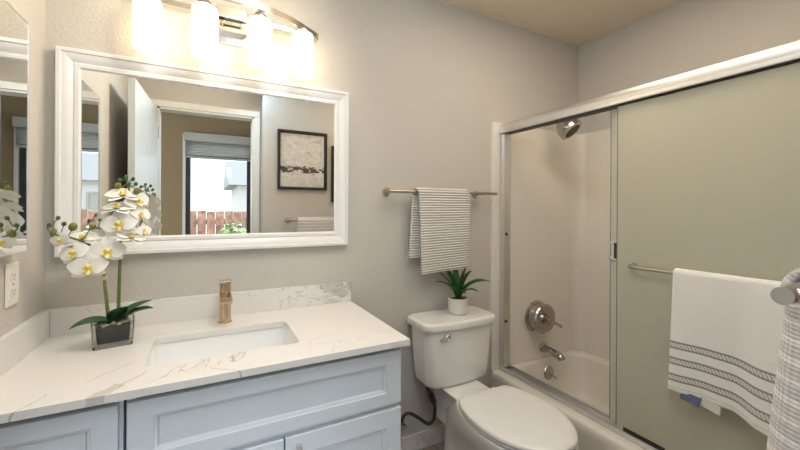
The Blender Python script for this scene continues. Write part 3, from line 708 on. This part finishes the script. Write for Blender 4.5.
for zz in (.62, 1.14):
    b = BM(); lathe(b, [(0, 0), (.008, 0), (.008, .008), (.005, .012), (0, .012)], (1.586, YA - .034, zz), (0, -1, 0), 14); obj('bumper', b, 'black', df)
def panel(label, x, y0, y1, mat):
    p = thing('shower_door_panel', label, 'shower door', (x, (y0 + y1) / 2, .345))
    b = BM(); box(b, (x - .003, y0, .350), (x + .003, y1, 1.738), .0008); obj('glass_pane', b, mat, p)
    b = BM(); e = max(y0, y1); box(b, (x - .0042, e - .0006, .352), (x + .0042, e + .0022, 1.737)); obj('glass_edge', b, 'edge', p)
    b = BM(); box(b, (x - .006, y0 + .012, .335), (x + .006, y1 - .012, .352), .001); obj('bottom_rail', b, 'alu', p)
    return p
pa = panel('rear frosted glass sliding panel behind the one with the towel rail', 1.611, -1.56, -.683, 'frost_pale')
b = BM(); box(b, (1.600, -.722, 1.068), (1.620, -.676, 1.078), .001); box(b, (1.600, -.722, 1.138), (1.620, -.676, 1.148), .001); box(b, (1.597, -.722, 1.068), (1.600, -.690, 1.148), .001); box(b, (1.620, -.722, 1.068), (1.623, -.676, 1.148), .001); obj('finger_pull', b, 'chrome', pa)
b = BM(); box(b, (1.5945, -.7195, 1.074), (1.5968, -.706, 1.142)); obj('pull_pad', b, 'black', pa)
pb = panel('front frosted sage glass sliding panel carrying the towel rail', 1.586, -1.575, -.728, 'frost')
b = BM(); by, bz, bx = -.800, 1.056, 1.538
tube(b, smooth_path([(1.583, by, bz), (1.556, by, bz), (1.543, by - .006, bz), (bx, by - .022, bz), (bx, by - .06, bz)], 5) + [Vector((bx, -1.44, bz))] + smooth_path([(bx, -1.46, bz), (1.543, -1.490, bz), (1.556, -1.496, bz), (1.583, -1.496, bz)], 5), .0078, 16); rail = obj('towel_rail', b, 'nickel', pb)
for y in (by, -1.496):
    b = BM(); lathe(b, [(0, 0), (.013, 0), (.012, .005), (0, .006)], (1.583, y, bz), (-1, 0, 0), 20); obj('mount', b, 'nickel', rail)
b = BM(); box(b, (1.577, -.92, .346), (1.5825, -.76, .362), .001); obj('bottom_guide', b, 'black', pb)

def fun2(part, f, t):     # t runs from the far (left in view) edge to the near edge
    if part == 'f':
        st = sstep(.42, .62, t)
        return (.028 * st * f ** .7 + .004 * math.sin(t * 21) * f + .006 * (1 - t) * f, .010 * f * (1 - t), -.012 * st * f + .008 * math.sin(t * 5) * f)
    if part == 'b': return (.006 * f, 0, 0)
    return (0, 0, 0)
bt = towel('bath_towel', 'white bath towel with three grey woven bands hanging on the glass panel rail', 'towel', 't_bands', (bx, 0, bz), 'y', -.972, -1.385, .430, .395, -1, .014, .009, .004, fun2)
b = BM(); box(b, (bx - .024, -1.062, .606), (bx - .0215, -1.003, .640), .0005, 1, Matrix.Rotation(math.radians(6), 3, 'X')); obj('care_label', b, 'tag_blue', bt)
b = BM(); box(b, (bx - .020, -1.118, .607), (bx - .0175, -1.065, .640), .0005, 1, Matrix.Rotation(math.radians(9), 3, 'X')); obj('hanging_tag', b, 'tag_white', bt)

# ------------------------------------------------------------------ front wall: towel bar, towel, pictures
BZ, BY = 1.187, -1.528
towel_bar('nickel towel bar at the photo edge on the wall facing the mirror', (.600, BY, BZ), (1.22, BY, BZ), [(.622, BY, BZ), (1.20, BY, BZ)], (0, -1, 0), abs(YF - BY), .0105)
def fun3(part, f, t):
    e = min(1, min(t, 1 - t) / .18); g = 1 - math.sqrt(max(0, 1 - (1 - e) ** 2))     # folded edges close round
    if part == 'f': return ((.004 + .034 * f ** .8 + .004 * math.sin(t * 14) * f) - g * (.042 + .034 * f ** .8) * min(1, f * 8), -.004 * f * (1 - t), 0)
    return (0, 0, 0)
towel('knit_towel', 'waffle knit hand towel with lilac grey bands at the right photo edge', 'towel', 't_knit', (0, BY, BZ), 'x', .690, 1.020, .46, .44, 1, .021, .012, .004, fun3)
def picture(label, x0, x1, z0, z1, mat):
    p = thing('framed_picture', label, 'picture', ((x0 + x1) / 2, YF, z0))
    b = BM(); rect_sweep(b, x0, x1, z0, z1, [(0, .001), (0, .024), (.004, .027), (.018, .027), (.022, .022), (.026, .010), (.026, .001)], YF, 1); obj('frame', b, 'black_frame', p, 25)
    b = BM(); box(b, (x0 + .024, YF + .003, z0 + .024), (x1 - .024, YF + .009, z1 - .024)); obj('canvas', b, mat, p)
picture('black framed abstract shoreline picture reflected whole in the mirror', .536, .968, 1.452, 1.968, 'art1')
picture('black framed abstract picture hung lower, only its edge in the mirror', 1.012, 1.44, 1.345, 1.862, 'art2')

# ------------------------------------------------------------------ orchid
OP = Vector((-.268, -.198, .8402))
orc = thing('potted_orchid', 'white orchid with two flower stems in a square glass pot beside the sink', 'plant', tuple(OP))
rz = Matrix.Rotation(math.radians(10), 3, 'Z')
def sq(hw_, z, r=.006): return [tuple(OP + rz @ Vector((x, y, z))) for x, y in rrect(0, 0, hw_, hw_ * .80, r, 4)]
b = BM(); loft(b, [sq(.050, .0), sq(.0515, .004), sq(.056, .082), sq(.053, .082), sq(.0495, .010), ]); obj('pot', b, 'glass', orc, 30)
b = BM(); loft(b, [sq(.041, .014), sq(.0445, .066), sq(.041, .070)]); obj('soil', b, 'soil', orc, 30)
b = BM()
for k in range(46):
    x, y = random.uniform(-.043, .043), random.uniform(-.033, .033)
    t_ = bmesh.new(); bmesh.ops.create_icosphere(t_, subdivisions=1, radius=random.uniform(.005, .0085), matrix=Matrix.Translation(OP + rz @ Vector((x, y, .072 + random.uniform(-.002, .003)))) @ Matrix.Diagonal((1, 1, .65, 1))); merge(b, t_)
pe = obj('pebbles', b, 'pebble', orc, 60); pe['kind'] = 'stuff'
st1 = smooth_path([(-.278, -.202, .905), (-.284, -.206, .98), (-.290, -.212, 1.06), (-.296, -.218, 1.12), (-.322, -.226, 1.168), (-.370, -.232, 1.195), (-.405, -.232, 1.205), (-.424, -.230, 1.225)], 6)
st2 = smooth_path([(-.256, -.194, .905), (-.255, -.190, 1.00), (-.253, -.188, 1.10), (-.250, -.189, 1.19), (-.232, -.196, 1.26), (-.222, -.206, 1.32), (-.230, -.214, 1.365), (-.236, -.218, 1.385)], 6)
for st in (st1, st2):
    b = BM(); tube(b, st, [.0055 - .0035 * k / len(st) for k in range(len(st))], 10); obj('stem', b, 'stem', orc)
for st, k0 in ((st1, 12), (st2, 14)):
    b = BM(); lathe(b, [(0, -.006), (.009, -.006), (.009, .006), (0, .006)], tuple(st[k0]), (0, 0, 1), 10); obj('tie', b, 'pebble', orc)
for base, deg, ln, wd, dr_, up in (((-.272, -.206, .912), 194, .106, .074, .75, .34), ((-.252, -.20, .912), 350, .105, .068, .55, .62), ((-.256, -.190, .912), 20, .110, .062, .55, .75), ((-.262, -.20, .912), 300, .085, .060, .4, .95)):
    obj('leaf', blade(base, math.radians(deg), ln, wd, dr_, up, .18), 'leaf', orc, 60, mods=[('SOLIDIFY', {'thickness': .002, 'offset': 0}), ('SUBSURF', {'levels': 1, 'render_levels': 1})], norm=False)
def petal(b, c, q, ang, length, width, cup, fwd=0.0):
    """rounded tepal in the flower frame (x right, y up, z towards the viewer)"""
    rows = []; n = 8; d = Vector((math.cos(ang), math.sin(ang), 0)); sd = Vector((-math.sin(ang), math.cos(ang), 0))
    for k in range(n + 1):
        t = k / n; w = width * .5 * max(.06, math.sin(PI * min(1, .06 + .94 * t) ** .85)) ** .75
        if k == n: w = width * .06
        z = cup * (t - .25) ** 2 * length + fwd
        rows.append([b.verts.new(c + q @ (d * length * t + sd * w * s + Vector((0, 0, z - cup * .35 * s * s * w)))) for s in (-1, -.5, 0, .5, 1)])
    for a, e in zip(rows, rows[1:]):
        for s in range(4): b.faces.new((a[s], a[s + 1], e[s + 1], e[s]))
def flower(c, size, yaw, pitch, roll, openness=1.0):
    c = Vector(c)
    z = Vector((math.sin(yaw) * math.cos(pitch), -math.cos(yaw) * math.cos(pitch), math.sin(pitch))); x = Vector((0, 0, 1)).cross(z).normalized(); y = z.cross(x)
    q = Matrix((x, y, z)).transposed() @ Matrix.Rotation(roll, 3, 'Z')
    b = BM(); h = size * .5
    for a in (90, 215, 325): petal(b, c, q, math.radians(a), h * .98, h * .72, -.25 + .9 * (1 - openness), -.0015)
    for a in (8, 172): petal(b, c, q, math.radians(a), h * 1.02, h * 1.12, -.30 + 1.2 * (1 - openness), .001)
    f = obj('flower', b, 'petal', orc, 70, mods=[('SOLIDIFY', {'thickness': .0009, 'offset': 0}), ('SUBSURF', {'levels': 1, 'render_levels': 1})], norm=False)
    b = BM()
    for a, l in ((270, .36), (215, .26), (325, .26)): petal(b, c, q, math.radians(a), h * l * 1.25, h * .34, .9, .004)
    t_ = bmesh.new(); bmesh.ops.create_icosphere(t_, subdivisions=2, radius=h * .16, matrix=Matrix.Translation(c + q @ Vector((0, h * .06, h * .10)))); merge(b, t_)
    obj('lip', b, 'lip', f, 70, norm=False)
FL = [((-0.3920, -0.2350, 1.1879), 0.062, -0.5, -0.1, 0.2, 0.75),
      ((-0.3449, -0.2150, 1.1910), 0.09, 0.1, 1.0, 0.1, 1),
      ((-0.3608, -0.2380, 1.1472), 0.085, -0.35, 0.15, 0.25, 1),
      ((-0.2790, -0.2320, 1.1487), 0.102, 0.25, -0.05, 0, 1),
      ((-0.3238, -0.2420, 1.1023), 0.1, 0.15, -0.1, 0.05, 1),
      ((-0.2396, -0.2260, 1.3313), 0.096, 0.1, 0.95, 0.1, 1),
      ((-0.2518, -0.2300, 1.2890), 0.094, -0.2, 1.0, -0.05, 1),
      ((-0.2003, -0.2200, 1.3092), 0.082, 0.7, 0.1, 0.2, 1),
      ((-0.2480, -0.2360, 1.2344), 0.104, -0.1, 0.1, 0.15, 1),
      ((-0.1925, -0.2160, 1.2661), 0.074, 0.8, 0.3, -0.2, 1),
      ((-0.2178, -0.2260, 1.1943), 0.086, 0.6, 0.85, -0.4, 1),
      ((-0.1847, -0.2100, 1.2090), 0.06, 0.9, 0.1, 0, 0.8)]
for c, sz, yw, pt, rl, op_ in FL: flower(c, sz, yw, pt, rl, op_)
BUDS = [((-0.4201, -0.2250, 1.2334), 0.006, 'budg', 0),
        ((-0.3996, -0.2250, 1.2544), 0.006, 'budg', 0),
        ((-0.3856, -0.2250, 1.2359), 0.0065, 'budg', 0),
        ((-0.4086, -0.2250, 1.2089), 0.011, 'bud', 0),
        ((-0.3643, -0.2250, 1.2263), 0.012, 'bud', 0),
        ((-0.3183, -0.2250, 1.2286), 0.008, 'bud', 0),
        ((-0.2478, -0.2250, 1.3765), 0.006, 'budg', 1),
        ((-0.2321, -0.2250, 1.3869), 0.006, 'budg', 1),
        ((-0.2134, -0.2250, 1.3812), 0.006, 'budg', 1),
        ((-0.2053, -0.2250, 1.3651), 0.006, 'budg', 1),
        ((-0.2530, -0.2250, 1.3568), 0.01, 'bud', 1),
        ((-0.2025, -0.2250, 1.3421), 0.01, 'bud', 1),
        ((-0.2241, -0.2250, 1.3644), 0.006, 'budg', 1)]
for c, r, mt, si in BUDS:
    c = Vector(c); b = BM()
    lathe(b, [(0, -r * 1.25), (r * .7, -r * .8), (r, 0), (r * .75, r * .8), (0, r * 1.3)], tuple(c), (.3, -.2, .8), 12)
    st = (st1, st2)[si]; tgt = min(st, key=lambda p: (p - c).length)
    bd = obj('bud', b, mt, orc, 70)
    b = BM(); tube(b, [c, (c + tgt) / 2 + Vector((0, 0, -.006)), tgt], .0016, 8); obj('pedicel', b, 'stem', bd)

# ------------------------------------------------------------------ blind and garden seen through the bedroom window
bl = thing('window_blind', 'raised white slatted blind at the top of the bedroom window', 'blind', (.21, WY + .03, 1.85))
b = BM(); box(b, (WX0 - .02, WY + .014, 2.015), (WX1 + .02, WY + .075, 2.105), .004); obj('valance', b, 'blind', bl)
b = BM()
for k in range(9):
    z = 1.858 + k * .017; box(b, (WX0 - .005, WY + .016, z), (WX1 + .005, WY + .062, z + .004), 0, 1, Matrix.Rotation(math.radians(18), 3, 'X'))
obj('slat_stack', b, 'blind', bl)
b = BM(); box(b, (WX0 - .005, WY + .016, 1.832), (WX1 + .005, WY + .064, 1.852), .003); obj('bottom_bar', b, 'blind', bl)
b = BM(); box(b, (-14, -20, -.2), (14, -3.2, -.1)); struct('ground_yard', b, 'grass')
b = BM()
x = -4.0
while x < 4.5:
    w = .135; h = 1.235 + random.uniform(-.025, .025); box(b, (x, -5.62 + random.uniform(-.01, .01), -.1), (x + w, -5.60, h), .003, 1); x += w + .008
box(b, (-4, -5.66, .2), (4.5, -5.625, .29)); box(b, (-4, -5.66, 1.0), (4.5, -5.625, 1.09))
tag(obj('garden_fence', b, 'fence', None, loc=(0, -5.6, -.1)), 'weathered red board fence outside the bedroom window', 'fence')
def bush(label, cxy, r, h):
    b = BM()
    for k in range(420):
        a, e = random.uniform(0, 2 * PI), math.acos(random.uniform(-.4, 1)); rr = random.uniform(.6, 1)
        p = Vector((cxy[0] + r * rr * math.sin(e) * math.cos(a), cxy[1] + r * rr * math.sin(e) * math.sin(a), h * .5 + h * .5 * rr * math.cos(e)))
        s = .035; q = Matrix.Rotation(random.uniform(0, 6), 3, 'Z') @ Matrix.Rotation(random.uniform(0, 3), 3, 'X')
        vs = [b.verts.new(p + q @ Vector(c)) for c in ((-s, 0, 0), (0, -s * .5, .006), (s, 0, 0), (0, s * .5, .006))]; b.faces.new(vs)
    o = obj('garden_bush', b, 'bush', None, loc=(cxy[0], cxy[1], -.1), norm=False); tag(o, label, 'bush')
    b = BM(); tube(b, [(cxy[0], cxy[1], -.1), (cxy[0], cxy[1], h * .6)], .025, 8); obj('trunk', b, 'stem', o)
bush('green bush in front of the fence, right of centre in the window', (.36, -4.6), .30, 1.12)
bush('smaller green bush by the fence, left side of the window', (-.35, -4.8), .26, 1.05)
nb = thing('neighbor_house', 'pale stucco neighbour house beyond the fence', 'house', (2.0, -10, -.1))
b = BM(); box(b, (.75, -12, -.1), (5, -9, 1.9)); obj('wall', b, 'stucco', nb)
b = BM(); loft(b, [[(.5, -8.8, 1.9), (.5, -12.2, 1.9), (.5, -10.5, 2.7)], [(5.2, -8.8, 1.9), (5.2, -12.2, 1.9), (5.2, -10.5, 2.7)]]); obj('roof', b, 'roof', nb)
b = BM(); rect_sweep(b, 1.0, 1.5, 1.25, 1.65, [(0, .001), (0, .03), (.05, .03), (.05, .001)], -9.0, 1); box(b, (1.04, -9.0, 1.29), (1.46, -8.99, 1.61)); obj('window', b, 'blind', nb)
